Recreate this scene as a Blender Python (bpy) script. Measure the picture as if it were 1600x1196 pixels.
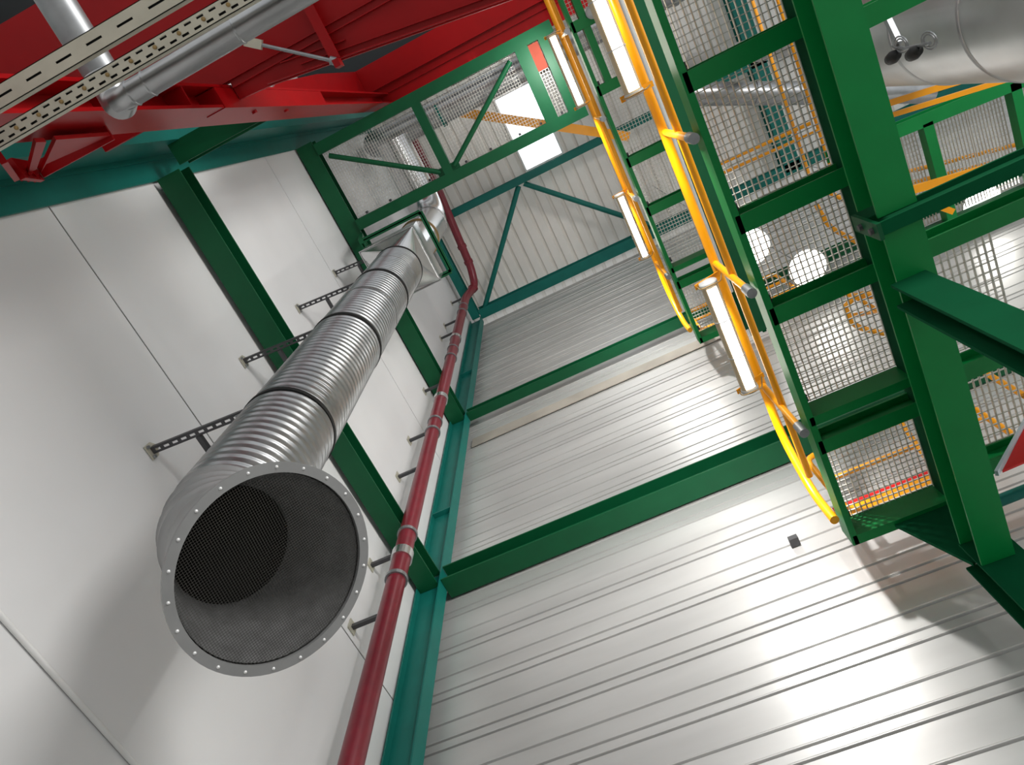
import bpy, bmesh, math, random
from mathutils import Vector, Matrix
random.seed(7)
for o in list(bpy.data.objects):
    bpy.data.objects.remove(o, do_unlink=True)
SC = bpy.context.scene
C = SC.collection
PI = math.pi

# ------------------------------------------------------------------ camera
EYE = 1.6
ROWS = ((0.90027629, 0.4353077, 0.00313251),
        (-0.4049058, 0.84000005, -0.3611803),
        (-0.15985588, 0.32389369, 0.93249074))
cam_data = bpy.data.cameras.new('camera')
cam = bpy.data.objects.new('camera', cam_data)
C.objects.link(cam)
right, down, fwd = (Vector(r) for r in ROWS)
m = Matrix.Identity(4)
for i in range(3):
    m[i][0] = right[i]; m[i][1] = -down[i]; m[i][2] = -fwd[i]
m[2][3] = EYE
cam.matrix_world = m
cam_data.sensor_width = 36.0
cam_data.lens = 1142.97 / 1600 * 36.0
cam_data.clip_start = 0.05
cam_data.clip_end = 200
SC.camera = cam

# ------------------------------------------------------------------ world, lights, exposure
world = bpy.data.worlds.new('daylight')
SC.world = world
world.use_nodes = True
bg = world.node_tree.nodes['Background']
bg.inputs[0].default_value = (0.93, 0.97, 1.0, 1)
bg.inputs[1].default_value = 0.8


def area_light(name, loc, target, size, power, color=(1, 1, 1), sy=None):
    d = bpy.data.lights.new(name, 'AREA')
    d.energy = power
    d.color = color
    d.size = size
    if sy:
        d.shape = 'RECTANGLE'
        d.size_y = sy
    o = bpy.data.objects.new(name, d)
    C.objects.link(o)
    o.location = loc
    o.rotation_euler = (Vector(target) - Vector(loc)).to_track_quat('-Z', 'Y').to_euler()
    return o


area_light('skylight_daylight', (0.03, 0.5, 15.6), (0.03, 0.5, 0), 0.9, 900, (0.93, 0.97, 1.0), 1.3)
area_light('wall_fill', (6.5, -3.2, 4.6), (-2.3, 0.3, 4.0), 2.5, 480, (1.0, 0.98, 0.95))  # added fill, no lamp in view there; brightens the left wall
vs = SC.view_settings
vs.view_transform = 'Standard'
vs.look = 'None'
vs.exposure = 0.0
vs.gamma = 1.0
vs.use_curve_mapping = False


# ------------------------------------------------------------------ materials
def lin(c):
    return tuple(((v / 255) / 12.92 if v / 255 <= 0.04045 else ((v / 255 + 0.055) / 1.055) ** 2.4) for v in c)


def mat(name, rgb, rough=0.5, metal=0.0, vary=0.08, scale=6.0, bump=0.0, bscale=40.0, coat=0.0, spec=0.5):
    mt = bpy.data.materials.new(name)
    mt.use_nodes = True
    nt = mt.node_tree
    b = nt.nodes['Principled BSDF']
    b.inputs['Roughness'].default_value = rough
    b.inputs['Metallic'].default_value = metal
    b.inputs['Specular IOR Level'].default_value = spec
    if coat:
        b.inputs['Coat Weight'].default_value = coat
    c = lin(rgb)
    tc = nt.nodes.new('ShaderNodeTexCoord')
    nz = nt.nodes.new('ShaderNodeTexNoise')
    nz.inputs['Scale'].default_value = scale
    nz.inputs['Detail'].default_value = 5
    nt.links.new(tc.outputs['Object'], nz.inputs['Vector'])
    rp = nt.nodes.new('ShaderNodeValToRGB')
    rp.color_ramp.elements[0].position = 0.3
    rp.color_ramp.elements[1].position = 0.7
    rp.color_ramp.elements[0].color = tuple(v * (1 - vary) for v in c) + (1,)
    rp.color_ramp.elements[1].color = tuple(min(1, v * (1 + vary)) for v in c) + (1,)
    nt.links.new(nz.outputs['Fac'], rp.inputs['Fac'])
    nt.links.new(rp.outputs['Color'], b.inputs['Base Color'])
    if bump:
        n2 = nt.nodes.new('ShaderNodeTexNoise')
        n2.inputs['Scale'].default_value = bscale
        nt.links.new(tc.outputs['Object'], n2.inputs['Vector'])
        bp = nt.nodes.new('ShaderNodeBump')
        bp.inputs['Strength'].default_value = bump
        bp.inputs['Distance'].default_value = 0.01
        nt.links.new(n2.outputs['Fac'], bp.inputs['Height'])
        nt.links.new(bp.outputs['Normal'], b.inputs['Normal'])
    return mt


def glow(name, rgb, strength):
    mt = bpy.data.materials.new(name)
    mt.use_nodes = True
    b = mt.node_tree.nodes['Principled BSDF']
    b.inputs['Base Color'].default_value = lin(rgb) + (1,)
    b.inputs['Emission Color'].default_value = lin(rgb) + (1,)
    b.inputs['Emission Strength'].default_value = strength
    return mt


M = {}
M['green'] = mat('green_paint', (0, 124, 58), 0.45, vary=0.05, spec=0.3)
M['dgreen'] = mat('dark_green_paint', (2, 80, 46), 0.5, vary=0.08, spec=0.3)
M['teal'] = mat('teal_paint', (12, 104, 94), 0.5, vary=0.08, spec=0.3)
M['red'] = mat('red_paint', (150, 0, 6), 0.4, vary=0.06, spec=0.25)
M['pipe_red'] = mat('oxide_red_paint', (116, 26, 40), 0.35, vary=0.12, scale=14)
M['rust'] = mat('rust_brown_board', (160, 62, 38), 0.7, vary=0.15)
M['yellow'] = mat('yellow_paint', (240, 158, 0), 0.35, vary=0.05)
M['galv'] = mat('galvanised_steel', (172, 173, 174), 0.34, 0.95, vary=0.14, scale=9, bump=0.05, bscale=14)
M['plain'] = mat('plain_sheet_steel', (196, 196, 196), 0.42, 0.9, vary=0.1, scale=2.5, bump=0.06, bscale=3)
M['stringer'] = mat('matte_green_paint', (2, 78, 46), 0.85, vary=0.08, spec=0.1)
M['shiny'] = mat('bright_sheet_steel', (214, 214, 214), 0.24, 0.95, vary=0.08, scale=3, bump=0.08, bscale=4)
M['zinc'] = mat('zinc_steel', (150, 152, 154), 0.45, 0.8, vary=0.12, scale=20)
M['tray'] = mat('zinc_tray', (196, 192, 176), 0.5, 0.45, vary=0.08, scale=12)
M['strut'] = mat('dull_strut_steel', (82, 82, 84), 0.5, 0.5, vary=0.15)
M['grate'] = mat('galvanised_grating', (214, 212, 204), 0.45, 0.35, vary=0.06, scale=8)
M['rubber'] = mat('black_rubber', (22, 22, 22), 0.6)
M['duct_in'] = mat('shaded_cone_lining', (128, 128, 128), 0.6, 0.0, vary=0.2, scale=18)  # grey of the shaded cone interior, put into the colour
M['duct_black'] = mat('shade_black_lining', (14, 14, 14), 0.8)  # darkness deep in the duct, put into the colour
M['mesh'] = mat('dark_wire', (70, 68, 64), 0.6, 0.3)
M['flange'] = mat('grey_flange_steel', (150, 150, 150), 0.5, 0.4, vary=0.1)
M['rivet'] = mat('white_rivet', (235, 235, 235), 0.35, 0.2)
M['wall'] = mat('white_wall_panel', (222, 222, 222), 0.5, vary=0.035, scale=1.3)
M['seam'] = mat('dark_seam', (92, 92, 90), 0.8)
M['sheet'] = mat('grey_white_sheet', (206, 205, 203), 0.4, 0.45, vary=0.10, scale=1.0)
_nt = M['sheet'].node_tree
_mp = _nt.nodes.new('ShaderNodeMapping')
_mp.inputs['Scale'].default_value = (0.7, 1.0, 3.4)
_tc = next(n_ for n_ in _nt.nodes if n_.type == 'TEX_COORD')
_nz = next(n_ for n_ in _nt.nodes if n_.type == 'TEX_NOISE')
_nt.links.new(_tc.outputs['Object'], _mp.inputs['Vector'])
_nt.links.new(_mp.outputs['Vector'], _nz.inputs['Vector'])
M['band'] = mat('weathered_band', (158, 152, 142), 0.6, vary=0.2, scale=2.2)
M['roof'] = mat('roof_sheet', (236, 232, 226), 0.55, vary=0.04, scale=3)
M['floor'] = mat('concrete_floor', (198, 198, 196), 0.7, vary=0.1, scale=3)
M['dark'] = mat('shade_backing', (38, 42, 44), 0.6, 0.2)  # dark stand-in for shade around the red plates
M['grey'] = mat('grey_plastic', (176, 178, 176), 0.45)
M['white'] = mat('white_plastic', (226, 226, 224), 0.4)
M['bronze'] = mat('bronze_gasket', (150, 124, 78), 0.5, 0.4)
M['sign_red'] = mat('red_plastic', (214, 16, 14), 0.4)
M['signw'] = mat('pale_edge', (214, 224, 230), 0.4)
M['tube'] = glow('lit_tube', (255, 250, 240), 10.0)
M['hall'] = glow('lit_hall_lamp', (255, 252, 246), 9.0)
M['lens'] = mat('clear_lens', (186, 168, 136), 0.3)

# glazing of the skylight: lets daylight through
gl = bpy.data.materials.new('opal_glazing')
gl.use_nodes = True
gnt = gl.node_tree
gnt.nodes.remove(gnt.nodes['Principled BSDF'])
tr = gnt.nodes.new('ShaderNodeBsdfTranslucent')
tr.inputs[0].default_value = (0.95, 0.97, 1, 1)
tp = gnt.nodes.new('ShaderNodeBsdfTransparent')
mx = gnt.nodes.new('ShaderNodeMixShader')
mx.inputs[0].default_value = 0.5
gnt.links.new(tr.outputs[0], mx.inputs[1])
gnt.links.new(tp.outputs[0], mx.inputs[2])
gnt.links.new(mx.outputs[0], gnt.nodes['Material Output'].inputs[0])
M['glaze'] = gl
M['pane'] = glow('daylit_pane', (245, 250, 255), 3.0)


# ------------------------------------------------------------------ mesh helpers
class MB:
    def __init__(self):
        self.v = []
        self.f = []
        self.smooth = set()

    def add(self, vs_, fs_, smooth=False):
        n = len(self.v)
        self.v.extend([tuple(p) for p in vs_])
        for f_ in fs_:
            if smooth:
                self.smooth.add(len(self.f))
            self.f.append(tuple(i + n for i in f_))
        return self

    def box(self, x0, x1, y0, y1, z0, z1):
        return self.add([(x0, y0, z0), (x1, y0, z0), (x1, y1, z0), (x0, y1, z0),
                         (x0, y0, z1), (x1, y0, z1), (x1, y1, z1), (x0, y1, z1)],
                        [(0, 3, 2, 1), (4, 5, 6, 7), (0, 1, 5, 4), (1, 2, 6, 5), (2, 3, 7, 6), (3, 0, 4, 7)])

    def prism(self, pts, vec):
        """closed planar outline swept by vec"""
        pts = [Vector(p) for p in pts]
        vec = Vector(vec)
        n = len(pts)
        a = pts + [p + vec for p in pts]
        fs = [tuple(range(n))[::-1], tuple(range(n, 2 * n))]
        for i in range(n):
            j = (i + 1) % n
            fs.append((i, j, n + j, n + i))
        return self.add(a, fs)

    def bar(self, p0, p1, w, h, up=(0, 0, 1), off=(0, 0)):
        p0, p1 = Vector(p0), Vector(p1)
        d = (p1 - p0).normalized()
        up = Vector(up)
        s = d.cross(up)
        if s.length < 1e-4:
            s = d.cross(Vector((1, 0, 0)))
        s.normalize()
        u = s.cross(d).normalized()
        c = [(-w / 2, -h / 2), (w / 2, -h / 2), (w / 2, h / 2), (-w / 2, h / 2)]
        return self.prism([p0 + s * (a + off[0]) + u * (b + off[1]) for a, b in c], p1 - p0)

    def profile(self, prof, p0, p1, up=(0, 0, 1)):
        """2d outline (side, up) swept along p0-p1"""
        p0, p1 = Vector(p0), Vector(p1)
        d = (p1 - p0).normalized()
        s = d.cross(Vector(up)).normalized()
        u = s.cross(d).normalized()
        return self.prism([p0 + s * a + u * b for a, b in prof], p1 - p0)

    def tube(self, pts, r, seg=12, caps=True):
        pts = [Vector(p) for p in pts]
        n = len(pts)
        rs = r if isinstance(r, (list, tuple)) else [r] * n
        tang = []
        for i in range(n):
            a = pts[max(0, i - 1)]
            b = pts[min(n - 1, i + 1)]
            if 0 < i < n - 1:
                t = (pts[i] - a).normalized() + (b - pts[i]).normalized()
            else:
                t = b - a
            tang.append(t.normalized())
        t0 = tang[0]
        ref = Vector((0, 0, 1)) if abs(t0.z) < 0.9 else Vector((1, 0, 0))
        s = t0.cross(ref).normalized()
        vs_, fs_ = [], []
        for i in range(n):
            t = tang[i]
            s = (s - t * s.dot(t)).normalized()
            u = t.cross(s)
            k = 1.0
            if 0 < i < n - 1:
                ca = (pts[i] - pts[i - 1]).normalized().dot(t)
                k = 1 / max(0.5, ca)
            for j in range(seg):
                a = 2 * PI * j / seg
                vs_.append(pts[i] + (s * math.cos(a) + u * math.sin(a)) * rs[i] * (1 if k < 1.02 else (1 + (k - 1) * 0.5)))
        for i in range(n - 1):
            for j in range(seg):
                a, b = i * seg + j, i * seg + (j + 1) % seg
                fs_.append((a, b, b + seg, a + seg))
        self.add(vs_, fs_, True)
        if caps:
            self.add(vs_[:seg], [tuple(range(seg))[::-1]])
            self.add(vs_[-seg:], [tuple(range(seg))])
        return self

    def lathe(self, prof, origin, axis=(0, 0, 1), seg=40, smooth=True):
        """prof: list of (r, h) along axis; open surface"""
        o = Vector(origin)
        ax = Vector(axis).normalized()
        ref = Vector((1, 0, 0)) if abs(ax.x) < 0.8 else Vector((0, 1, 0))
        s = (ref - ax * ref.dot(ax)).normalized()
        u = ax.cross(s)
        vs_, fs_ = [], []
        for r, h in prof:
            for j in range(seg):
                a = 2 * PI * j / seg
                vs_.append(o + ax * h + (s * math.cos(a) + u * math.sin(a)) * r)
        for i in range(len(prof) - 1):
            for j in range(seg):
                a, b = i * seg + j, i * seg + (j + 1) % seg
                fs_.append((a, b, b + seg, a + seg))
        return self.add(vs_, fs_, smooth)

    def ring(self, r0, r1, h0, h1, origin, axis=(0, 0, 1), seg=40):
        return self.lathe([(r0, h0), (r1, h0), (r1, h1), (r0, h1), (r0, h0)], origin, axis, seg, False)

    def build(self, name, material, parent=None):
        me = bpy.data.meshes.new(name)
        root = parent
        while root is not None and root.parent is not None:
            root = root.parent
        ox, oy, oz = root.location if root is not None else (0, 0, 0)
        me.from_pydata([(p[0] - ox, p[1] - oy, p[2] - oz) for p in self.v], [], self.f)
        me.materials.append(material)
        for i in self.smooth:
            me.polygons[i].use_smooth = True
        bm = bmesh.new()
        bm.from_mesh(me)
        bmesh.ops.recalc_face_normals(bm, faces=bm.faces)
        bm.to_mesh(me)
        bm.free()
        o = bpy.data.objects.new(name, me)
        C.objects.link(o)
        if parent:
            o.parent = parent
        return o


def tag(o, label, cat, group=None):
    o['label'] = label
    o['category'] = cat
    if group:
        o['group'] = group
    return o


def thing(name, label, cat, loc, group=None):
    o = bpy.data.objects.new(name, None)
    o.empty_display_size = 0.1
    C.objects.link(o)
    o.location = loc
    return tag(o, label, cat, group)


def struct(o):
    o['kind'] = 'structure'
    return o


def copy_thing(root, delta, label, group=None):
    r = root.copy()
    C.objects.link(r)
    r.location = Vector(root.location) + Vector(delta)
    r['label'] = label
    if group:
        r['group'] = group
    for ch in list(root.children):
        c = ch.copy()
        C.objects.link(c)
        c.parent = r
        for g in list(ch.children):
            d = g.copy()
            C.objects.link(d)
            d.parent = c
    return r


def iprof(w, h, tf=0.012, tw=0.009):
    """I section, bottom at 0, centred sideways"""
    a, b = w / 2, tw / 2
    return [(-a, 0), (a, 0), (a, tf), (b, tf), (b, h - tf), (a, h - tf), (a, h), (-a, h), (-a, h - tf), (-b, h - tf), (-b, tf), (-a, tf)]


def cprof(w, h, side=1, t=0.009):
    """channel, web at 0, flanges to +side"""
    p = [(0, 0), (w, 0), (w, t), (t, t), (t, h - t), (w, h - t), (w, h), (0, h)]
    return [(x * side, y) for x, y in p]


def polyround(pts, r, n=5):
    """round the corners of a polyline"""
    pts = [Vector(p) for p in pts]
    out = [pts[0]]
    for i in range(1, len(pts) - 1):
        a, b, c = pts[i - 1], pts[i], pts[i + 1]
        ra = min(r, (a - b).length * 0.45, (c - b).length * 0.45)
        p, q = b + (a - b).normalized() * ra, b + (c - b).normalized() * ra
        for k in range(n + 1):
            t = k / n
            out.append(p * (1 - t) ** 2 + b * 2 * t * (1 - t) + q * t * t)
    out.append(pts[-1])
    return out


# ================================================================== SETTING
XA = -2.36      # inner face of the left wall
YB = 3.22       # inner face of the back wall
ZR = 14.72      # underside of the roof sheet
struct(MB().box(-2.9, 10, -7, 3.6, -0.2, 0).build('floor', M['floor']))

# left wall: smooth panels with horizontal joints
wl = MB()
joints = [-0.02, 1.97, 3.685, 5.395, 7.11, 8.85, 10.57, 12.28, 14.9]
for a, b in zip(joints[:-1], joints[1:]):
    wl.box(XA - 0.12, XA, -7, 3.5, a + 0.006, b - 0.006)
wall_left = struct(wl.build('wall_left', M['wall']))
ws = MB()
for z in joints[1:-1]:
    ws.box(XA - 0.1, XA - 0.004, -6.98, 3.48, z - 0.0062, z + 0.0062)
struct(ws.build('trim_1', M['seam']))

# back wall: horizontally ribbed sheet
PER = 0.426
prof = []
z = -0.1 + (7.151 + 0.1) % PER - PER
while z < 14.5:
    # two creases 75 mm apart, then one crease in the flat, each with a small lip
    for dz, dp in ((0.0, 0.024), (0.075, 0.02), (0.213, 0.014)):
        q_ = z + dz
        prof += [(YB, q_ - 0.007), (YB + dp, q_ - 0.001), (YB + dp, q_ + 0.001), (YB - 0.004, q_ + 0.007), (YB - 0.004, q_ + 0.012), (YB, q_ + 0.02)]
    z += PER
prof = [p for p in prof if p[1] < 14.45]
wb = MB()
pv = [(-2.48, y, zz) for y, zz in prof] + [(10, y, zz) for y, zz in prof]
n = len(prof)
wb.add(pv, [(i, i + n, i + n + 1, i + 1) for i in range(n - 1)])
wb.box(-2.48, 10, YB + 0.035, YB + 0.1, -0.2, 14.45)
struct(wb.build('wall_back', M['sheet']))
# weathered band on the back wall, just under the upper rail
bb = MB()
bb.box(-2.1, 10, YB - 0.02, YB - 0.012, 9.30, 9.52)
struct(bb.build('trim_2', M['band']))

# roof: trapezoidal sheet running away from the camera, with a skylight hole
sky = (-0.30, 0.36, -0.12, 1.12)


def roof_part(x0, x1, y0, y1):
    r = MB()
    pr = []
    P = 0.2
    k = math.floor(x0 / P)
    xs = x0
    pr.append((x0, ZR))
    while k * P < x1:
        for dx, dz in ((0.0, 0.0), (0.018, 0.045), (0.055, 0.045), (0.073, 0.0)):
            xx = k * P + dx
            if x0 < xx < x1:
                pr.append((xx, ZR + dz))
        k += 1
    pr.append((x1, ZR))
    nn = len(pr)
    r.add([(a, y0, b) for a, b in pr] + [(a, y1, b) for a, b in pr], [(i, i + 1, i + 1 + nn, i + nn) for i in range(nn - 1)])
    return r


rf = MB()
for a in ((-2.5, sky[0], -7, 3.6), (sky[1], 10, -7, 3.6), (sky[0], sky[1], -7, sky[2]), (sky[0], sky[1], sky[3], 3.6)):
    q = roof_part(*a)
    rf.add(q.v, q.f)
struct(rf.build('ceiling', M['roof']))
w1 = thing('window_1', 'bright skylight pane in the ribbed roof', 'skylight', (0.03, 0.5, ZR))
w1['kind'] = 'structure'
fr = MB()
fr.box(sky[0] - 0.03, sky[0], sky[2] - 0.03, sky[3] + 0.03, ZR - 0.02, ZR + 0.1)
fr.box(sky[1], sky[1] + 0.03, sky[2] - 0.03, sky[3] + 0.03, ZR - 0.02, ZR + 0.1)
fr.box(sky[0], sky[1], sky[2] - 0.03, sky[2], ZR - 0.02, ZR + 0.1)
fr.box(sky[0], sky[1], sky[3], sky[3] + 0.03, ZR - 0.02, ZR + 0.1)
fr.build('window_frame', M['white'], w1)
MB().box(sky[0], sky[1], sky[2], sky[3], ZR + 0.06, ZR + 0.068).build('pane', M['pane'], w1)
# two more skylights farther right, seen through the gratings
for i, (x0, x1, y0, y1) in enumerate(((2.85, 3.6, 4.1, 4.7),)):
    pass

# ================================================================== STEEL FRAME
# corner column (H section, flanges towards and away from the left wall)
cc = thing('steel_column', 'teal steel column standing in the corner of the two walls', 'column', (-2.22, 3.06, 0))
b = MB()
b.box(-2.127, -2.115, 3.0, 3.125, 0, 14.25)
b.box(-2.335, -2.323, 3.0, 3.125, 0, 14.25)
b.box(-2.323, -2.127, 3.055, 3.067, 0, 14.25)
b.build('column_shaft', M['teal'], cc)
for z in (3.4, 7.68, 11.5):
    MB().box(-2.323, -2.127, 3.004, 3.055, z, z + 0.014).build('stiffener_plate', M['teal'], cc)

# rails on the back wall
def ibeam_thing(name, label, cat, p0, p1, w, h, material, up=(0, 0, 1), tf=0.012, tw=0.009, group=None):
    o = MB().profile(iprof(w, h, tf, tw), p0, p1, up).build(name, material)
    return tag(o, label, cat, group)


ibeam_thing('wall_beam', 'lower green steel beam along the ribbed back wall', 'beam', (-2.11, 3.1, 6.53), (9.8, 3.1, 6.53), 0.195, 0.185, M['dgreen'])
ibeam_thing('wall_beam', 'upper green steel beam along the ribbed back wall', 'beam', (-2.11, 3.062, 9.90), (9.8, 3.062, 9.90), 0.125, 0.11, M['dgreen'])
ibeam_thing('wall_beam', 'lower green beam on the white wall, passing behind the big duct', 'beam', (-2.235, -0.572, 6.53), (-2.235, 3.05, 6.53), 0.17, 0.17, M['dgreen'])
ibeam_thing('wall_beam', 'upper green beam on the white wall carrying the mesh walkway', 'beam', (-2.245, -0.57, 9.85), (-2.245, 3.05, 9.85), 0.19, 0.17, M['dgreen'])
# roof beams
ibeam_thing('roof_beam', 'teal roof beam along the top of the back wall', 'beam', (-2.11, 2.96, 14.2), (9.8, 2.96, 14.2), 0.18, 0.2, M['teal'])
ibeam_thing('roof_beam', 'teal roof beam under the skylight, second from the back wall', 'beam', (-2.1, 1.18, 14.2), (9.8, 1.18, 14.2), 0.12, 0.16, M['teal'])
ibeam_thing('roof_beam', 'teal roof beam along the top of the white wall', 'beam', (-2.2, -0.5, 14.2), (-2.2, 3.0, 14.2), 0.15, 0.2, M['teal'])
ibeam_thing('roof_beam', 'teal roof beam running away overhead, seen through the gratings', 'beam', (3.7, -6, 14.2), (3.7, 3.0, 14.2), 0.25, 0.3, M['teal'])
ibeam_thing('roof_beam', 'teal roof beam across the roof above the near end of the gratings', 'beam', (0.8, -0.8, 14.2), (9.8, -0.8, 14.2), 0.14, 0.16, M['teal'])
br = MB().tube([(-1.99, 2.9, 14.3), (-0.53, 1.26, 14.3)], 0.045, 10).build('roof_brace', M['teal'])
tag(br, 'teal roof brace rising from the corner column to the second roof beam', 'brace')
br = MB().tube([(-0.43, 1.26, 14.3), (1.3, 2.9, 14.3)], 0.045, 10).build('roof_brace', M['teal'])
tag(br, 'teal roof brace falling right from the second roof beam to the back wall', 'brace')

# deep main column on the left wall
mc = thing('steel_column', 'deep teal main column on the white wall behind the red frame', 'column', (-2.0, -0.7, 0))
b = MB()
b.box(XA + 0.003, -2.335, -1.0, -0.573, 0, 14.4)
b.box(-2.335, -2.056, -1.0, -0.73, 0, 14.4)
b.box(-2.335, -2.318, -0.73, -0.70, 0, 14.4)
b.build('column_shaft', M['teal'], mc)
# short green beam off the main column
sb = MB().profile(iprof(0.14, 0.16), (-2.15, -0.663, 6.58), (-1.49, -0.663, 6.58)).build('stub_beam', M['dgreen'])
tag(sb, 'short dark green beam sticking out across the deep teal column', 'beam')

# ================================================================== SPIRAL DUCT
DX, DY, DR = -1.676, 0.895, 0.226
duct = thing('ventilation_duct', 'large silver spiral duct with a dark open mouth, rising along the white wall', 'duct', (DX, DY, 3.5))


def spiral(z0, z1, r0, pitch=0.06, amp=0.010, seg=56, per=12):
    nrow = int((z1 - z0) / pitch * per) + 1
    vs_, fs_ = [], []
    for i in range(nrow + 1):
        zz = z0 + (z1 - z0) * i / nrow
        for j in range(seg):
            a = 2 * PI * j / seg
            ph = (zz / pitch - j / seg) * 2 * PI
            rr = r0 - 0.003 + amp * max(0.0, math.cos(ph)) ** 2
            vs_.append((DX + rr * math.cos(a), DY + rr * math.sin(a), zz))
    for i in range(nrow):
        for j in range(seg):
            a, b_ = i * seg + j, i * seg + (j + 1) % seg
            fs_.append((a, b_, b_ + seg, a + seg))
    return MB().add(vs_, fs_, True)


CL = [4.88, 6.22, 7.55]
cuts = [4.10] + CL + [8.55]
for a, b_ in zip(cuts[:-1], cuts[1:]):
    spiral(a, b_, DR).build('pipe_section', M['galv'], duct)
for zz in CL + [8.55]:
    MB().ring(DR - 0.01, DR + 0.011, -0.014, 0.014, (DX, DY, zz), seg=56).build('joint_ring', M['rubber'], duct)
for zz in (6.95, 8.1):
    MB().ring(DR - 0.01, DR + 0.006, -0.012, 0.012, (DX, DY, zz), seg=56).build('joint_ring', M['galv'], duct)
# segmented elbow turning the mouth 45 degrees into the room
EB = 0.35
nx = Vector((1, 0.12, 0)).normalized()
yx = Vector((0, 0, 1)).cross(nx)
prev = None
stations = []
for k in range(5):
    a = (PI / 4) * k / 4
    c = Vector((DX, DY, 4.10)) + nx * (EB * (1 - math.cos(a))) + Vector((0, 0, -1)) * (EB * math.sin(a))
    d = nx * math.sin(a) + Vector((0, 0, -1)) * math.cos(a)
    stations.append((c, d))


def loft(pairs, seg=56):
    mb = MB()
    vs_, fs_ = [], []
    for c, d, r in pairs:
        s = yx
        u = d.cross(s).normalized()
        for j in range(seg):
            a = 2 * PI * j / seg
            vs_.append(c + (s * math.cos(a) + u * math.sin(a)) * r)
    for i in range(len(pairs) - 1):
        for j in range(seg):
            a, b2 = i * seg + j, i * seg + (j + 1) % seg
            fs_.append((a, b2, b2 + seg, a + seg))
    return mb.add(vs_, fs_, True)


for (c0, d0), (c1, d1) in zip(stations[:-1], stations[1:]):
    g = loft([(c0, d0, DR), (c0 + d0 * 0.004, d0, DR + 0.006), (c0 + d0 * 0.014, d0, DR + 0.006), (c0 + d0 * 0.018, d0, DR), (c1, d1, DR)])
    g.build('elbow_gore', M['flange'], duct)
ce, de = stations[-1]
RM = 0.345
mouth = ce + de * 0.36
loft([(ce, de, DR), (ce + de * 0.345, de, RM - 0.03), (mouth, de, RM - 0.03)]).build('mouth_cone', M['flange'], duct)
# shade inside the mouth, put into the colours of an added lining
loft([(c_, d_, DR - 0.012) for c_, d_ in stations]).build('inner_shade', M['duct_black'], duct)
loft([(mouth - de * 0.004, de, RM - 0.038), (ce + de * 0.004, de, DR - 0.011)]).build('inner_shade', M['duct_in'], duct)
fl = MB()
fl.ring(RM - 0.034, RM, 0.0, 0.012, mouth, de, 72)
flo = fl.build('mouth_flange', M['flange'], duct)
su = de.cross(yx).normalized()
NRV = 22
for k in range(NRV):
    a = 2 * PI * (k + 0.3) / NRV
    p = mouth + de * 0.012 + (yx * math.cos(a) + su * math.sin(a)) * (RM - 0.015)
    r = MB()
    r.lathe([(0.0055, 0), (0.0048, 0.003), (0.0, 0.0045)], p, de, 10)
    r.build('rivet', M['rivet'], flo)
scr = MB()
RS = RM - 0.034
k = -RS
while k < RS:
    h = math.sqrt(max(0, RS * RS - k * k))
    for (a, b2) in ((yx, su), (su, yx)):
        scr.bar(mouth - de * 0.002 + a * k - b2 * h, mouth - de * 0.002 + a * k + b2 * h, 0.001, 0.001, de)
    k += 0.0085
scr.build('wire_screen', M['mesh'], duct)
MB().lathe([(DR - 0.012, 4.06), (DR - 0.012, 6.2), (0.0, 6.2)], (DX, DY, 0), seg=40).build('inner_shade', M['duct_black'], duct)  # added black sleeve standing in for the dark up the pipe
# square transition hood at the top
bx0, bx1, by0, by1 = -2.005, -1.41, 0.61, 1.205
t = MB()
seg = 48
zc, zb = 8.55, 8.86
circ, rect = [], []
cx, cy = (bx0 + bx1) / 2, (by0 + by1) / 2
for j in range(seg):
    a = 2 * PI * (j + 0.0) / seg
    circ.append((DX + DR * math.cos(a), DY + DR * math.sin(a), zc))
corners = [(bx1, by1), (bx0, by1), (bx0, by0), (bx1, by0)]
vs_ = circ + [(x, y, zb) for x, y in corners]
fs_ = []
q = seg // 4
for s_ in range(4):
    for j in range(s_ * q, (s_ + 1) * q):
        fs_.append((j, (j + 1) % seg, seg + s_))
    jn = ((s_ + 1) * q) % seg
    fs_.append((jn, seg + (s_ + 1) % 4, seg + s_))
t.add(vs_, fs_)
t.build('transition_hood', M['shiny'], duct)
t = MB()
t.add([(x, y, zb) for x, y in corners] + [(x, y, 9.17) for x, y in corners],
      [(0, 1, 5, 4), (1, 2, 6, 5), (2, 3, 7, 6), (3, 0, 4, 7)])
e = 0.008
t.box(bx0 - e, bx1 + e, by0 - e, by0, zb - 0.012, zb + 0.012)
t.box(bx0 - e, bx1 + e, by1, by1 + e, zb - 0.012, zb + 0.012)
t.box(bx0 - e, bx0, by0, by1, zb - 0.012, zb + 0.012)
t.box(bx1, bx1 + e, by0, by1, zb - 0.012, zb + 0.012)
t.build('hood_box', M['shiny'], duct)
# pipe above the hood and its elbow back over the walkway
ud = [(DX, DY, 9.17), (DX, DY, 10.4), (DX, DY, 11.35)]
for k in range(1, 9):
    a = PI / 2 * k / 8
    ud.append((DX, DY - 0.45 * (1 - math.cos(a)), 11.35 + 0.45 * math.sin(a)))
ud.append((DX, DY - 1.15, 11.8))
MB().tube(ud, 0.222, 48, False).build('upper_pipe', M['shiny'], duct)
MB().ring(0.2, 0.236, -0.02, 0.02, (DX, DY, 10.25), seg=48).build('gasket_ring', M['bronze'], duct)
MB().ring(0.2, 0.232, -0.02, 0.02, (DX, DY, 11.35), seg=48).build('joint_ring', M['shiny'], duct)

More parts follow.
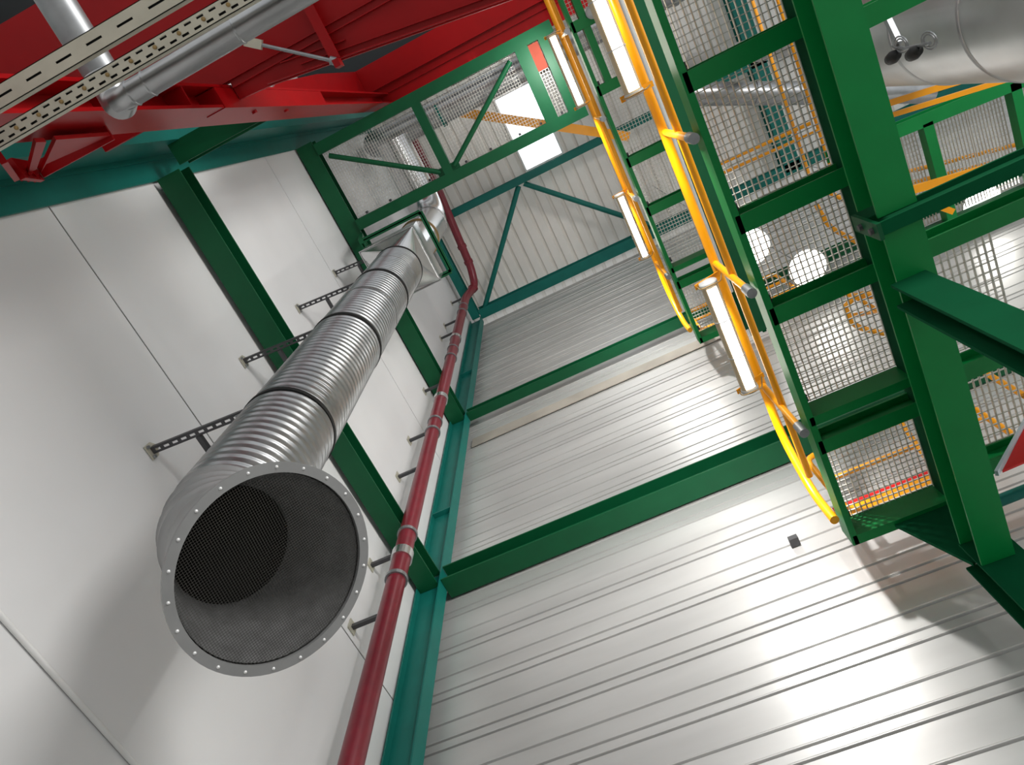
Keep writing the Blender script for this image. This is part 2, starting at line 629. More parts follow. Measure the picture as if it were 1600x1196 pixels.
# green angle frame round the hood
hf = thing('hood_frame', 'green angle iron frame round the top of the square duct hood', 'frame', (-1.65, 0.87, 9.2))
f = MB()
fx0, fx1, fy0, fy1 = -2.02, -1.33, 0.545, 1.225
for (p0, p1) in (((fx0, fy0), (fx1, fy0)), ((fx1, fy0), (fx1, fy1)), ((fx1, fy1), (fx0, fy1)), ((fx0, fy1), (fx0, fy0))):
    f.bar((p0[0], p0[1], 9.2), (p1[0], p1[1], 9.2), 0.012, 0.05)
    f.bar((p0[0], p0[1], 9.18), (p1[0], p1[1], 9.18), 0.05, 0.01)
f.build('angle_ring', M['dgreen'], hf)
for y in (fy0, fy1):
    MB().bar((fx0, y, 9.17), (-2.17, y, 9.86), 0.05, 0.05, (0, 1, 0)).build('hanger_arm', M['dgreen'], hf)

# wall brackets of the duct
duct_br = None
LB = ['lowest bracket arm holding the spiral duct, beside its dark mouth', 'second bracket arm up the spiral duct, crossing the lower green beam',
      'third bracket arm up the spiral duct, below the square hood', 'topmost bracket arm, at the square hood of the duct']
for i, zz in enumerate((4.90, 6.24, 7.58, 8.92)):
    if duct_br is None:
        duct_br = thing('duct_bracket', LB[0], 'bracket', (XA, 0.69, zz), 'wall brackets of the spiral duct')
        p = MB()
        p.prism([(XA + 0.004, 0.69, zz + 0.055), (XA + 0.004, 0.73, zz + 0.015), (XA + 0.004, 0.73, zz - 0.04),
                 (XA + 0.004, 0.65, zz - 0.04), (XA + 0.004, 0.65, zz + 0.015)], (0.008, 0, 0))
        pb_ = p.build('base_plate', M['tray'], duct_br)
        for dy, dz in ((0, 0.035), (0.028, -0.027), (-0.028, -0.027)):
            MB().lathe([(0.009, 0), (0.009, 0.012), (0.0, 0.012)], (XA + 0.012, 0.69 + dy, zz + dz), (1, 0, 0), 6, False).build('bolt', M['zinc'], pb_)
        a = MB()
        L = 0.52
        sl = 0.03 / L
        for o0, o1 in ((-0.018, -0.006), (0.006, 0.018)):
            a.prism([(XA + 0.012, 0.69 + o0, zz - 0.015), (XA + 0.012, 0.69 + o1, zz - 0.015), (XA + 0.012, 0.69 + o1, zz - 0.012), (XA + 0.012, 0.69 + o0, zz - 0.012)], (L, 0.03, 0))
        for o0 in (-0.018, 0.015):
            a.prism([(XA + 0.012, 0.69 + o0, zz - 0.015), (XA + 0.012, 0.693 + o0, zz - 0.015), (XA + 0.012, 0.693 + o0, zz + 0.018), (XA + 0.012, 0.69 + o0, zz + 0.018)], (L, 0.03, 0))
        for k in range(11):
            x = XA + 0.012 + k * 0.05
            y = 0.69 + (x - XA) * sl
            a.box(x, x + 0.02, y - 0.007, y + 0.007, zz - 0.015, zz - 0.012)
        a.build('arm', M['strut'], duct_br)
        s = MB()
        s.box(XA + 0.25, XA + 0.275, 0.725, 1.0, zz - 0.012, zz + 0.016)
        s.build('cross_strut', M['strut'], duct_br)
        c = MB()
        c.box(XA + 0.495, XA + 0.525, 0.708, 0.735, zz - 0.018, zz + 0.018)
        c.build('clamp_lug', M['zinc'], duct_br)
    else:
        copy_thing(duct_br, (0, 0, zz - 4.90), LB[i])

# ================================================================== RED PIPE
PX, PY, PR = -2.045, 2.395, 0.066
rp = thing('drain_pipe', 'dark red drain pipe running up beside the corner column', 'pipe', (PX, PY, 0))
top = [(PX, PY, 0), (PX, PY, 4), (PX, PY, 8), (PX, PY, 12), (PX, PY, 13.3), (PX + 0.03, PY + 0.02, 13.62), (PX + 0.14, PY + 0.0, 13.92),
       (PX + 0.2, 2.1, 14.05), (PX + 0.24, 1.5, 14.06), (PX + 0.3, 0.7, 14.08), (PX + 0.3, -0.4, 14.1)]
MB().tube(polyround(top, 0.12, 4), PR, 24).build('pipe_run', M['pipe_red'], rp)
for zz, r in ((5.75, 0.013), (6.3, 0.011), (8.1, 0.012), (8.35, 0.01), (10.3, 0.012), (10.65, 0.01), (12.4, 0.012), (12.75, 0.01)):
    MB().ring(PR - 0.004, PR + r, -0.016, 0.016, (PX, PY, zz), seg=24).build('clamp_ring', M['zinc'], rp)
for zz in (6.02, 8.95, 11.1):
    MB().ring(PR - 0.004, PR + 0.012, -0.045, 0.045, (PX, PY, zz), seg=24).build('steel_sleeve', M['shiny'], rp)
for p, d in (((PX + 0.1, PY + 0.01, 13.83), (0.5, -0.05, 0.9)), ((PX + 0.205, 2.0, 14.05), (0, 1, 0)), ((PX + 0.225, 1.72, 14.055), (0, 1, 0))):
    MB().ring(PR - 0.004, PR + 0.013, -0.03, 0.03, p, d, 24).build('coupling', M['pipe_red'], rp)
first = None
PB = [(5.48, 'lowest pipe bracket, under the rim of the duct mouth'), (6.16, 'second pipe bracket up, beside the duct mouth'),
      (7.52, 'third pipe bracket up, first above the lower green beam'), (8.28, 'fourth pipe bracket up the red pipe'),
      (9.62, 'fifth pipe bracket up, level with the upper green beam'), (11.67, 'sixth pipe bracket up, first above the upper green beam'),
      (12.3, 'seventh pipe bracket up the red pipe'), (13.62, 'topmost pipe bracket, just under the bend of the red pipe')]
for zz, lb in PB:
    if first is None:
        first = thing('pipe_bracket', 'small strut ' + lb, 'bracket', (XA, 2.44, zz), 'brackets of the red drain pipe')
        p = MB()
        p.box(XA + 0.002, XA + 0.01, 2.40, 2.48, zz - 0.04, zz + 0.045)
        p.build('base_plate', M['tray'], first)
        MB().box(XA + 0.01, PX - PR + 0.004, 2.425, 2.455, zz - 0.014, zz + 0.014).build('arm', M['strut'], first)
    else:
        copy_thing(first, (0, 0, zz - 5.48), 'small strut ' + lb)

# white cable along the lowest panel joint
cb = MB().tube([(XA + 0.012, -6.9, 3.685), (XA + 0.012, 2.9, 3.685)], 0.012, 10).build('wall_conduit', M['white'])
tag(cb, 'thin white conduit running along the lowest joint of the white wall', 'conduit')


# ================================================================== GRATING
def grating(mb, x0, x1, y0, y1, z, pitch=0.03, cross=0.034, h=0.02, t=0.0034):
    nx_ = max(1, int(round((x1 - x0) / pitch)))
    for i in range(nx_ + 1):
        x = x0 + (x1 - x0) * i / nx_
        mb.box(x - t / 2, x + t / 2, y0, y1, z, z + h)
    ny_ = max(1, int(round((y1 - y0) / cross)))
    for i in range(ny_ + 1):
        y = y0 + (y1 - y0) * i / ny_
        mb.box(x0, x1, y - t * 0.6, y + t * 0.6, z + h * 0.5, z + h)
    return mb


# ---- mesh walkway from the left wall (upper level)
wk = thing('walkway', 'green framed mesh walkway bridging out from the white wall under the skylight', 'walkway', (-0.8, 0, 9.81))
zW = 9.81
MB().profile(cprof(0.12, 0.14, 1), (-2.14, -0.41, zW), (0.64, -0.41, zW)).build('side_beam', M['dgreen'], wk)
MB().profile(cprof(0.12, 0.14, -1), (-2.14, 0.36, zW), (0.64, 0.36, zW)).build('side_beam', M['dgreen'], wk)
for x, w in ((-1.01, 0.10), (0.20, 0.14), (0.46, 0.15)):
    MB().box(x, x + w, -0.41, 0.36, zW + 0.002, zW + 0.1).build('cross_beam', M['dgreen'], wk)
MB().tube([(-2.05, -0.36, zW + 0.04), (-1.04, 0.32, zW + 0.04)], 0.028, 8).build('diagonal_brace', M['dgreen'], wk)
MB().tube([(0.12, -0.35, zW + 0.04), (-0.88, 0.32, zW + 0.04)], 0.028, 8).build('diagonal_brace', M['dgreen'], wk)
for x in (-1.02, -0.88):
    MB().box(x - 0.06, x + 0.06, 0.28, 0.36, zW + 0.03, zW + 0.045).build('gusset_plate', M['dgreen'], wk)
for x0, x1 in ((-2.12, -1.02), (-0.9, 0.19), (0.35, 0.45)):
    grating(MB(), x0, x1, -0.5, 0.45, zW + 0.142).build('grating_panel', M['grate'], wk)
for x in (-2.0, -1.7, -1.2, -0.75, -0.45, -0.1, 0.15, 0.4):
    MB().box(x - 0.012, x + 0.012, 0.33, 0.355, zW + 0.1, zW + 0.142).build('grating_clip', M['strut'], wk)
bd = MB().box(0.25, 0.455, -0.405, -0.13, zW + 0.105, zW + 0.125).build('cover_board', M['rust'])
tag(bd, 'rust brown board laid in the end bay of the mesh walkway', 'board')


# ---- the two long platforms on the right
def platform(z, label, full):
    p = thing('platform', label, 'platform', (1.0, 1.0, z))
    y0, y1 = -2.2, 2.9
    x0, x1 = 0.69, 1.24
    MB().profile(cprof(0.035, 0.15, 1), (x0, y0, z), (x0, y1, z)).build('edge_channel', M['green'], p)
    rb = MB().box(x1 - 0.005, x1 + 0.03, y0, y1, z - 0.37 if full else z - 0.37, z + 0.15)
    rb.build('inner_stringer', M['stringer'], p)
    xr = 1.86 if full else x1
    for yc in (-1.5, -0.95, -0.3, 0.27, 0.955, 1.45):
        MB().profile(iprof(0.09, 0.13), (x0 + 0.012, yc, z), (x1 - 0.005, yc, z)).build('cross_beam', M['green'], p)
    MB().box(x0 + 0.012, x1 - 0.005, 2.05, 2.1, z, z + 0.16).build('cross_beam', M['green'], p)
    MB().profile(iprof(0.08, 0.13), (x0 + 0.012, 2.24, z), (x1 - 0.005, 2.24, z)).build('cross_beam', M['green'], p)
    MB().box(x0 + 0.012, x1 - 0.005, 2.84, 2.9, z, z + 0.17).build('end_beam', M['green'], p)
    bays = [(-2.1, -1.5), (-1.5, -0.95), (-0.95, -0.3), (-0.3, 0.27), (0.27, 0.955), (0.955, 1.45), (1.45, 2.05), (2.24, 2.84)]
    for a, b_ in bays:
        grating(MB(), x0 + 0.02, x1 - 0.006, a + 0.006, b_ - 0.006, z + 0.152).build('grating_panel', M['grate'], p)
    for yc in (0.19, 0.88, 1.38, 1.98, 2.76):
        q_ = MB()
        q_.box(x0 + 0.045, x0 + 0.065, yc, yc + 0.04, z + 0.115, z + 0.15)
        q_.lathe([(0.008, 0), (0.01, 0.014), (0, 0.014)], (x0 + 0.055, yc + 0.02, z + 0.115), (0, 0, -1), 6, False)
        q_.build('grating_clip', M['strut'], p)
    if not full:
        MB().profile(cprof(0.065, 0.12, 1), (0.79, y0, z + 0.004), (0.79, 0.225, z + 0.004)).build('inner_beam', M['green'], p)
    if full:
        for yc in (0.36, 1.45, 2.15, 2.74):
            MB().profile(iprof(0.09, 0.13), (x1 + 0.03, yc, z), (2.38, yc, z)).build('cross_beam', M['green'], p)
        for a, b_, xa, xb in ((1.5, 2.1, 1.47, 1.82), (2.2, 2.7, 1.47, 1.84)):
            grating(MB(), xa, xb, a, b_, z + 0.13, 0.034, 0.05).build('grating_panel', M['grate'], p)
    return p


ZP1, ZP2 = 5.06, 8.65
platform(ZP1, 'lower green grating platform with yellow rails, nearest on the right', True)
platform(ZP2, 'upper green grating platform, partly hidden behind the lower one', False)

# beams and columns carrying the platforms
ibeam_thing('support_beam', 'broad bright green beam running under the lower platform to the far post', 'beam', (1.1675, 1.085, 4.5), (1.1675, 2.8, 4.5), 0.155, 0.19, M['green'])
ibeam_thing('support_beam', 'broad green beam overhead, near length of the lower platform support', 'beam', (1.1675, -2.4, 4.5), (1.1675, 1.01, 4.5), 0.155, 0.19, M['green'])
ibeam_thing('support_beam', 'dark green beam under the upper platform', 'beam', (1.1675, -2.4, 8.09), (1.1675, 2.8, 8.09), 0.155, 0.19, M['dgreen'])
xb = thing('cross_girder', 'dark green girder crossing at the joint of the broad platform beams', 'beam', (1.5, 1.048, 4.44))
MB().profile(iprof(0.055, 0.12), (1.075, 1.042, 4.46), (2.3, 1.042, 4.46)).build('girder', M['stringer'], xb)
pl = MB()
pl.box(1.058, 1.075, 1.012, 1.082, 4.45, 4.68)
pl.build('end_plate', M['dgreen'], xb)
for zz in (4.5, 4.6):
    MB().lathe([(0.014, 0), (0.014, 0.014), (0, 0.014)], (1.058, 1.048, zz), (-1, 0, 0), 6, False).build('bolt', M['strut'], xb)


def hcol(label, x0, x1, y0, y1, ztop, mm):
    c_ = thing('steel_post', label, 'column', ((x0 + x1) / 2, (y0 + y1) / 2, 0))
    b_ = MB()
    b_.box(x0, x1, y0, y0 + 0.014, 0, ztop)
    b_.box(x0, x1, y1 - 0.014, y1, 0, ztop)
    xm = (x0 + x1) / 2
    b_.box(xm - 0.006, xm + 0.006, y0 + 0.014, y1 - 0.014, 0, ztop)
    b_.build('post_shaft', mm, c_)
    MB().box(x0 - 0.02, x1 + 0.02, y0 - 0.02, y1 + 0.02, 0, 0.02).build('base_plate', mm, c_)
    return c_


c1 = hcol('near dark green post under the broad platform beam, at right edge', 1.063, 1.205, 1.29, 1.40, 4.5, M['stringer'])
c2 = hcol('far dark green post holding the end of the broad platform beam', 1.085, 1.29, 2.802, 2.97, 4.688, M['stringer'])
g_ = MB()
g_.prism([(0.93, 2.86, 5.055), (1.23, 2.86, 5.055), (1.23, 2.86, 4.69), (1.09, 2.86, 4.6)], (0, 0.02, 0))
g_.build('gusset_plate', M['stringer'], c2)


# ================================================================== YELLOW RAILS
def rail_side(z, x, label, name='guard_rail'):
    r = thing(name, label, 'railing', (x, 0.5, z))
    top_ = [(x, -2.2, z + 0.74), (x, 2.5, z + 0.70), (x, 2.76, z + 0.40), (x, 2.74, z + 0.06)]
    MB().tube(polyround(top_, 0.15), 0.026, 12).build('top_rail', M['yellow'], r)
    MB().tube([(x + 0.01, -2.2, z + 0.37), (x + 0.01, 2.62, z + 0.36)], 0.02, 10).build('mid_rail', M['yellow'], r)
    for y in (-1.1, -0.3, 0.5, 1.29, 2.12):
        MB().tube([(x, y, z + 0.72), (x, y, z + 0.02)], 0.019, 10).build('rail_post', M['yellow'], r)
        MB().tube([(x, y, z + 0.0), (x, y, z + 0.1)], 0.026, 12).build('post_clamp', M['zinc'], r)
    return r


rail_side(ZP1, 0.655, 'yellow tube guard rail along the left edge of the lower platform')
rail_side(ZP2, 0.655, 'yellow tube guard rail along the left edge of the upper platform')


def rail_end(z, label):
    r = thing('guard_rail', label, 'railing', (1.0, 2.83, z))
    MB().tube(polyround([(0.78, 2.87, z + 0.17), (0.78, 2.87, z + 0.93), (1.8, 2.87, z + 0.93), (1.8, 2.87, z + 0.17)], 0.08), 0.02, 10).build('top_rail', M['yellow'], r)
    MB().tube([(0.78, 2.87, z + 0.61), (1.8, 2.87, z + 0.61)], 0.016, 10).build('mid_rail', M['yellow'], r)
    MB().tube([(1.42, 2.87, z + 0.93), (1.3, 2.87, z + 0.17)], 0.016, 10).build('rail_post', M['yellow'], r)
    MB().box(0.7, 1.84, 2.862, 2.872, z + 0.2, z + 0.29).build('toe_board', M['yellow'], r)
    return r


rail_end(ZP1, 'yellow guard rail and toe board across the far end of the lower platform')
rail_end(ZP2, 'yellow guard rail and toe board across the far end of the upper platform')
rs = MB().box(0.72, 1.8, 2.885, 2.895, 5.36, 5.42).build('marker_strip', M['sign_red'])
tag(rs, 'thin red strip behind the yellow toe board of the lower platform', 'strip')
# rails farther right, seen through the gratings
r = thing('guard_rail', 'pair of yellow rails receding behind the lower platform grating', 'railing', (2.5, 1.0, 9.1))
MB().tube([(2.44, -1.5, 9.5), (2.44, 2.1, 9.5), (2.76, 2.5, 9.2), (3.1, 3.0, 9.0)], 0.024, 10).build('top_rail', M['yellow'], r)
MB().tube([(2.67, -1.5, 9.5), (2.67, 2.1, 9.5)], 0.02, 10).build('mid_rail', M['yellow'], r)
r = thing('guard_rail', 'pair of yellow rails crossing behind the second grating bay', 'railing', (2.2, 1.5, 9.1))
MB().tube([(1.45, 1.47, 9.42), (2.6, 1.5, 9.42)], 0.02, 10).build('top_rail', M['yellow'], r)
MB().tube([(1.45, 1.57, 9.42), (2.7, 1.6, 9.42)], 0.016, 10).build('mid_rail', M['yellow'], r)
r = thing('stair_rail', 'yellow looped stair rails seen through the third grating bay', 'railing', (1.9, 2.6, 6.4))
lp = polyround([(1.62, 2.42, 7.0), (1.64, 2.6, 7.0), (1.86, 2.78, 7.0), (2.0, 2.72, 7.0), (1.98, 2.5, 7.0), (1.74, 2.36, 7.0), (1.62, 2.42, 7.0)], 0.08)
MB().tube(lp, 0.022, 10).build('top_rail', M['yellow'], r)
MB().tube(polyround([(1.62, 2.34, 7.3), (1.8, 2.5, 7.3), (2.05, 2.62, 7.3)], 0.1), 0.022, 10).build('mid_rail', M['yellow'], r)
MB().tube([(1.64, 2.5, 6.98), (2.02, 2.72, 7.3)], 0.018, 10).build('mid_rail', M['yellow'], r)
MB().tube([(1.8, 2.5, 7.3), (1.8, 2.5, 5.2)], 0.018, 10).build('rail_post', M['yellow'], r)
r = thing('stair_rail', 'yellow bent stair rail seen through the fourth grating bay', 'railing', (2.6, 2.6, 9.0))
MB().tube(polyround([(2.36, 2.27, 9.3), (2.41, 2.54, 9.3), (2.78, 3.02, 9.3)], 0.1), 0.026, 10).build('top_rail', M['yellow'], r)

# ================================================================== LAMPS
lamp0 = None
LS = [((0.555, 1.33, 5.60), 'lit tube lamp on the lower platform rail, the one nearest the back wall'),
      ((0.555, -0.46, 5.57), 'lit tube lamp on the lower platform rail, cut by the top of the photo'),
      ((0.56, 1.27, 9.16), 'lit tube lamp on the upper platform rail, the one nearest the back wall'),
      ((0.56, -0.36, 9.26), 'lit tube lamp on the upper platform rail beside the mesh walkway')]
for (x, y, z), lb in LS:
    if lamp0 is None:
        L = 0.70
        lamp0 = thing('tube_lamp', lb, 'lamp', (x, y, z), 'tube lamps along the platform rails')
        MB().tube([(x, y + 0.012, z), (x, y + L - 0.012, z)], 0.047, 20).build('lamp_body', M['lens'], lamp0)
        d_ = MB()
        for k in range(7):
            pass
        # lit lower-inner side of the tube
        vs_, fs_ = [], []
        for yy in (y + 0.02, y + L - 0.02):
            for k in range(9):
                a = math.radians(-122 + 70 * k / 8)
                vs_.append((x + 0.0495 * math.cos(a), yy, z + 0.0495 * math.sin(a)))
        for k in range(8):
            fs_.append((k, k + 1, k + 10, k + 9))
        d_.add(vs_, fs_, True)
        d_.build('diffuser', M['tube'], lamp0)
        for yy, en_, sz_, dr_ in ((0.72, 80, 135, (-0.25, 0.95, -0.1)), (0.2, 40, 160, (-0.45, 0.3, 0.84))):
            pd = bpy.data.lights.new('tube_light', 'SPOT')
            pd.energy = en_
            pd.color = (1.0, 0.985, 0.96)
            pd.spot_size = math.radians(sz_)
            pd.spot_blend = 0.8
            pd.shadow_soft_size = 0.02
            po = bpy.data.objects.new('tube_light', pd)
            C.objects.link(po)
            po.parent = lamp0
            po.location = (-0.09, yy, 0.01)
            po.rotation_euler = Vector(dr_).to_track_quat('-Z', 'Y').to_euler()
        for yy in (y, y + L):
            MB().lathe([(0.0, -0.012), (0.05, -0.012), (0.053, 0), (0.05, 0.012), (0.0, 0.012)], (x, yy, z), (0, 1, 0), 20).build('end_cap', M['grey'], lamp0)
            MB().bar((x - 0.07, yy, z + 0.02), (x + 0.12, yy, z + 0.10), 0.03, 0.006).build('bracket', M['yellow'], lamp0)
            g_ = MB()
            g_.tube(polyround([(x - 0.06, yy, z + 0.03), (x - 0.06, yy, z - 0.055), (x + 0.06, yy, z - 0.055), (x + 0.1, yy, z + 0.08)], 0.03), 0.004, 6)
            g_.build('wire_hoop', M['bronze'], lamp0)
        for k in (0.33, 0.67):
            MB().ring(0.046, 0.0505, -0.003, 0.003, (x, y + L * k, z), (0, 1, 0), 20).build('seal_ring', M['grey'], lamp0)
    else:
        b0 = LS[0][0]
        copy_thing(lamp0, (x - b0[0], y - b0[1], z - b0[2]), lb)

# grey conduit hanging along the upper platform beam
cd = MB().tube(polyround([(1.06, -1.5, 8.02), (1.06, 0.85, 8.02), (1.05, 0.95, 8.0), (1.05, 2.3, 8.02)], 0.05), 0.022, 10).build('cable_conduit', M['grey'])
tag(cd, 'grey conduit running along the beam under the upper platform', 'conduit')

# ================================================================== SILVER DUCTS
bd_ = thing('exhaust_duct', 'huge plain silver duct at the upper right edge', 'duct', (2.9, 0.776, 0))
BX, BY, BR = 2.90, 0.776, 0.47
MB().lathe([(BR, 0.0), (BR, 8.7)], (BX, BY, 0), seg=72).build('duct_shell', M['plain'], bd_)
MB().lathe([(BR, 8.7), (0.14, 9.1), (0.14, 14.7)], (BX, BY, 0), seg=48).build('duct_neck', M['plain'], bd_)
for zz in (4.9, 6.2, 7.02, 8.2):
    MB().lathe([(BR, -0.014), (BR + 0.007, -0.008), (BR - 0.002, 0), (BR + 0.007, 0.008), (BR, 0.014)], (BX, BY, zz), seg=72).build('seam_bead', M['plain'], bd_)
sm = MB()
sa = math.radians(196)
sm.bar((BX + (BR + 0.001) * math.cos(sa), BY + (BR + 0.001) * math.sin(sa), 4.0), (BX + (BR + 0.001) * math.cos(sa), BY + (BR + 0.001) * math.sin(sa), 8.2), 0.03, 0.004, (math.cos(sa), math.sin(sa), 0))
sm.build('lap_seam', M['plain'], bd_)
# small valves hanging by the duct
hv = thing('valve_set', 'pair of small dark valves on a rod in front of the huge silver duct', 'valve', (2.22, 0.75, 6.4))
MB().bar((2.29, 0.5, 6.7), (2.235, 0.73, 6.48), 0.035, 0.035).build('hanger_rod', M['zinc'], hv)
for c_ in ((2.212, 0.80, 6.55), (2.212, 0.79, 6.29)):
    MB().lathe([(0, -0.06), (0.03, -0.055), (0.04, 0), (0.034, 0.05), (0, 0.055)], c_, (0.0, 0.25, 1), 14).build('valve_body', M['rubber'], hv)
MB().tube([(2.235, 0.74, 6.56), (2.22, 0.76, 6.4), (2.225, 0.75, 6.12)], 0.011, 8).build('link_pipe', M['zinc'], hv)
for zc in (6.44, 6.12):
    for rr in (0.05, 0.035):
        tw = [(2.225, 0.735 + rr * math.cos(2 * PI * k / 16), zc + 1.6 * rr * math.sin(2 * PI * k / 16)) for k in range(17)]
        MB().tube(tw, 0.005, 6, False).build('hand_wheel', M['zinc'], hv)

# roof level duct seen through the walkway mesh
od = thing('roof_duct', 'silver duct running above the mesh walkway under the roof', 'duct', (-0.9, -0.3, 12.3))
pts = polyround([(-2.05, -0.33, 13.2), (-2.02, -0.31, 12.3), (6.0, -0.29, 12.3)], 0.25, 6)
MB().tube(pts, 0.18, 32).build('duct_shell', M['galv'], od)
for x in (-1.0, 0.1, 1.2, 2.4):
    MB().ring(0.17, 0.19, -0.03, 0.03, (x, -0.29, 12.3), (1, 0, 0), 32).build('joint_ring', M['teal'] if x == -1.0 else M['galv'], od)
od2 = thing('roof_duct', 'silver duct crossing high above the second grating bay', 'duct', (3.1, 1.4, 12))
MB().tube([(2.0, 0.9, 12.0), (5.0, 2.31, 12.0)], 0.15, 28).build('duct_shell', M['galv'], od2)
for k in (0.3, 0.6):
    MB().ring(0.145, 0.165, -0.02, 0.02, (2.0 + 3.0 * k, 0.9 + 1.41 * k, 12.0), (3, 1.41, 0), 28).build('joint_ring', M['galv'], od2)
MB().tube([(3.2, 1.46, 12.1), (3.2, 1.46, ZR)], 0.012, 6).build('hanger_rod', M['zinc'], od2)
hn = thing('signal_horn', 'small round grey green horn under the upper platform beside the mesh walkway', 'horn', (0.9, -0.34, 8.6))
MB().lathe([(0.0, 0.0), (0.03, -0.005), (0.034, 0.01), (0.05, 0.012), (0.056, 0.0), (0.058, 0.012), (0.03, 0.05), (0.0, 0.06)], (0.9, -0.34, 8.56), (0, 0, 1), 24).build('horn_bell', M['grey'], hn)
MB().box(0.845, 0.93, -0.36, -0.32, 8.61, 8.655).build('horn_bracket', M['dgreen'], hn)
ys = MB().bar((-0.95, -0.29, 13.0), (1.3, 1.2, 13.0), 0.13, 0.1).build('crane_strut', M['yellow'])
tag(ys, 'flat yellow bar slanting under the skylight above the walkway', 'bar')

# ================================================================== RED MACHINE FRAME
rpost = thing('red_post', 'red steel post in front of the deep teal column', 'column', (-1.38, -0.65, 0))
b = MB()
b.box(-1.485, -1.27, -0.588, -0.574, 0, 10.59)
b.box(-1.485, -1.27, -0.69, -0.676, 0, 10.59)
b.box(-1.384, -1.371, -0.676, -0.588, 0, 10.59)
b.build('post_shaft', M['red'], rpost)
for zz in (3.0, 4.4, 5.0, 5.8):
    MB().box(-1.371, -1.275, -0.676, -0.588, zz, zz + 0.014).build('stiffener_plate', M['red'], rpost)
hp = MB()
hp.box(-1.372, -1.266, -0.672, -0.57, 5.35, 7.4)
hp.build('cover_plate', M['red'], rpost)
for k, (y, zz) in enumerate(((-0.57, 5.9), (-0.57, 6.5))):
    MB().lathe([(0.016, 0), (0.016, 0.012), (0, 0.012)], (-1.32, -0.57, zz), (0, 1, 0), 6, False).build('bolt', M['red'], rpost)

# red foot brackets at the far left
fb = thing('red_bracket', 'red gusseted foot bracket at the far left, against the deep teal column', 'bracket', (-1.6, -0.54, 4.2))
gz = ([(-1.395, 3.99), (-1.40, 4.05), (-1.647, 4.321), (-1.682, 4.318)], [(-1.39, 4.09), (-1.395, 4.44), (-1.607, 4.326), (-1.702, 4.417)])
for poly in gz:
    MB().prism([(x, -0.55, z) for x, z in poly], (0, 0.014, 0)).build('gusset_plate', M['red'], fb)
MB().bar((-1.395, -0.55, 4.45), (-1.702, -0.55, 4.425), 0.06, 0.012).build('edge_plate', M['red'], fb)
MB().bar((-1.50, -0.545, 3.95), (-1.69, -0.545, 4.25), 0.05, 0.02).build('edge_plate', M['red'], fb)
MB().bar((-1.72, -0.55, 4.43), (-1.655, -0.55, 4.23), 0.075, 0.018).build('foot_plate', M['red'], fb)
for k in range(3):
    c_ = Vector((-1.715, -0.525, 4.41)).lerp(Vector((-1.665, -0.525, 4.25)), 0.1 + 0.4 * k)
    MB().lathe([(0.011, -0.016), (0.011, 0.016), (0, 0.016)], c_, (-0.96, 0, -0.26), 6, False).build('bolt', M['red'], fb)

# lower red deck plate with stiffeners
KD = 4.0 / 5.4
ZD = 5.6
dk = thing('red_deck', 'broad red plate overhead with thin welded stiffeners, behind the silver pipes', 'deck', (-0.7, -1.0, ZD))


def kd(x, y):
    return Vector((x * KD, y * KD, ZD))


ea, eb = kd(-1.469, -0.807), kd(0.66, -0.499)
dd = MB()
dd.prism([ea, eb, kd(0.66, -3.2), kd(-2.03, -3.2), kd(-2.03, -1.9), Vector((-2.35, -1.42, ZD)), Vector((-2.35, -1.02, ZD)),
          Vector((-2.04, -1.02, ZD)), Vector((-2.04, -0.70, ZD)), Vector((-1.262, -0.70, ZD)), Vector((-1.262, -0.61, ZD))], (0, 0, 0.03))
dd.build('deck_plate', M['red'], dk)
for y, xa, xb_ in ((-0.956, -1.81, 0.64), (-0.905, -1.70, 0.64)):
    MB().box(xa * KD, xb_ * KD, y * KD - 0.003, y * KD + 0.003, ZD - 0.02, ZD).build('stiffener', M['red'], dk)
ed = (eb - ea).normalized()
en = Vector((ed.y, -ed.x, 0))
for off, s0, s1, dz in ((0.010, 0.0, 1.0, 0.04), (0.045, 0.12, 1.0, 0.02), (0.08, 0.06, 0.28, 0.02)):
    MB().bar(ea + (eb - ea) * s0 + en * off + Vector((0, 0, -dz / 2)), ea + (eb - ea) * s1 + en * off + Vector((0, 0, -dz / 2)), 0.006, dz).build('stiffener', M['red'], dk)
fn = MB()
hx = -0.955 * KD
fn.box(hx - 0.006, hx + 0.006, -1.6 * KD, -0.735 * KD, ZD - 0.09, ZD)
fn.box(hx - 0.025, hx + 0.025, -1.6 * KD, -0.735 * KD, ZD - 0.10, ZD - 0.09)
fn.build('hanger_angle', M['red'], dk)
MB().box(hx - 0.016, hx + 0.016, -0.735 * KD, -0.685 * KD, ZD - 0.13, ZD - 0.05).build('rod_lug', M['red'], dk)
# upper red girder
gd = thing('red_girder', 'deep red girder overhead running beside the mesh walkway', 'beam', (-0.3, -0.8, 10.6))
MB().box(-1.5, 4.0, -1.05, -0.50, 10.6, 10.63).build('bottom_flange', M['red'], gd)
MB().box(-1.5, 4.0, -0.79, -0.775, 10.54, 10.6).build('stiffener', M['red'], gd)
MB().box(-1.5, 4.0, -0.70, -0.69, 10.57, 10.6).build('stiffener', M['red'], gd)
MB().box(-1.5, 4.0, -0.6, -0.58, 10.63, 11.4).build('web_plate', M['red'], gd)
MB().prism([(-1.5, -0.78, 10.6), (-1.5, -1.05, 10.6), (-1.5, -0.96, 8.7), (-1.5, -0.85, 7.3), (-1.5, -0.76, 7.0), (-1.5, -0.70, 7.6)], (-0.02, 0, 0)).build('end_plate', M['red'], gd)
MB().box(-0.6, 4.0, -0.475, -0.44, 10.7, 10.74).build('edge_strip', M['shiny'], gd)
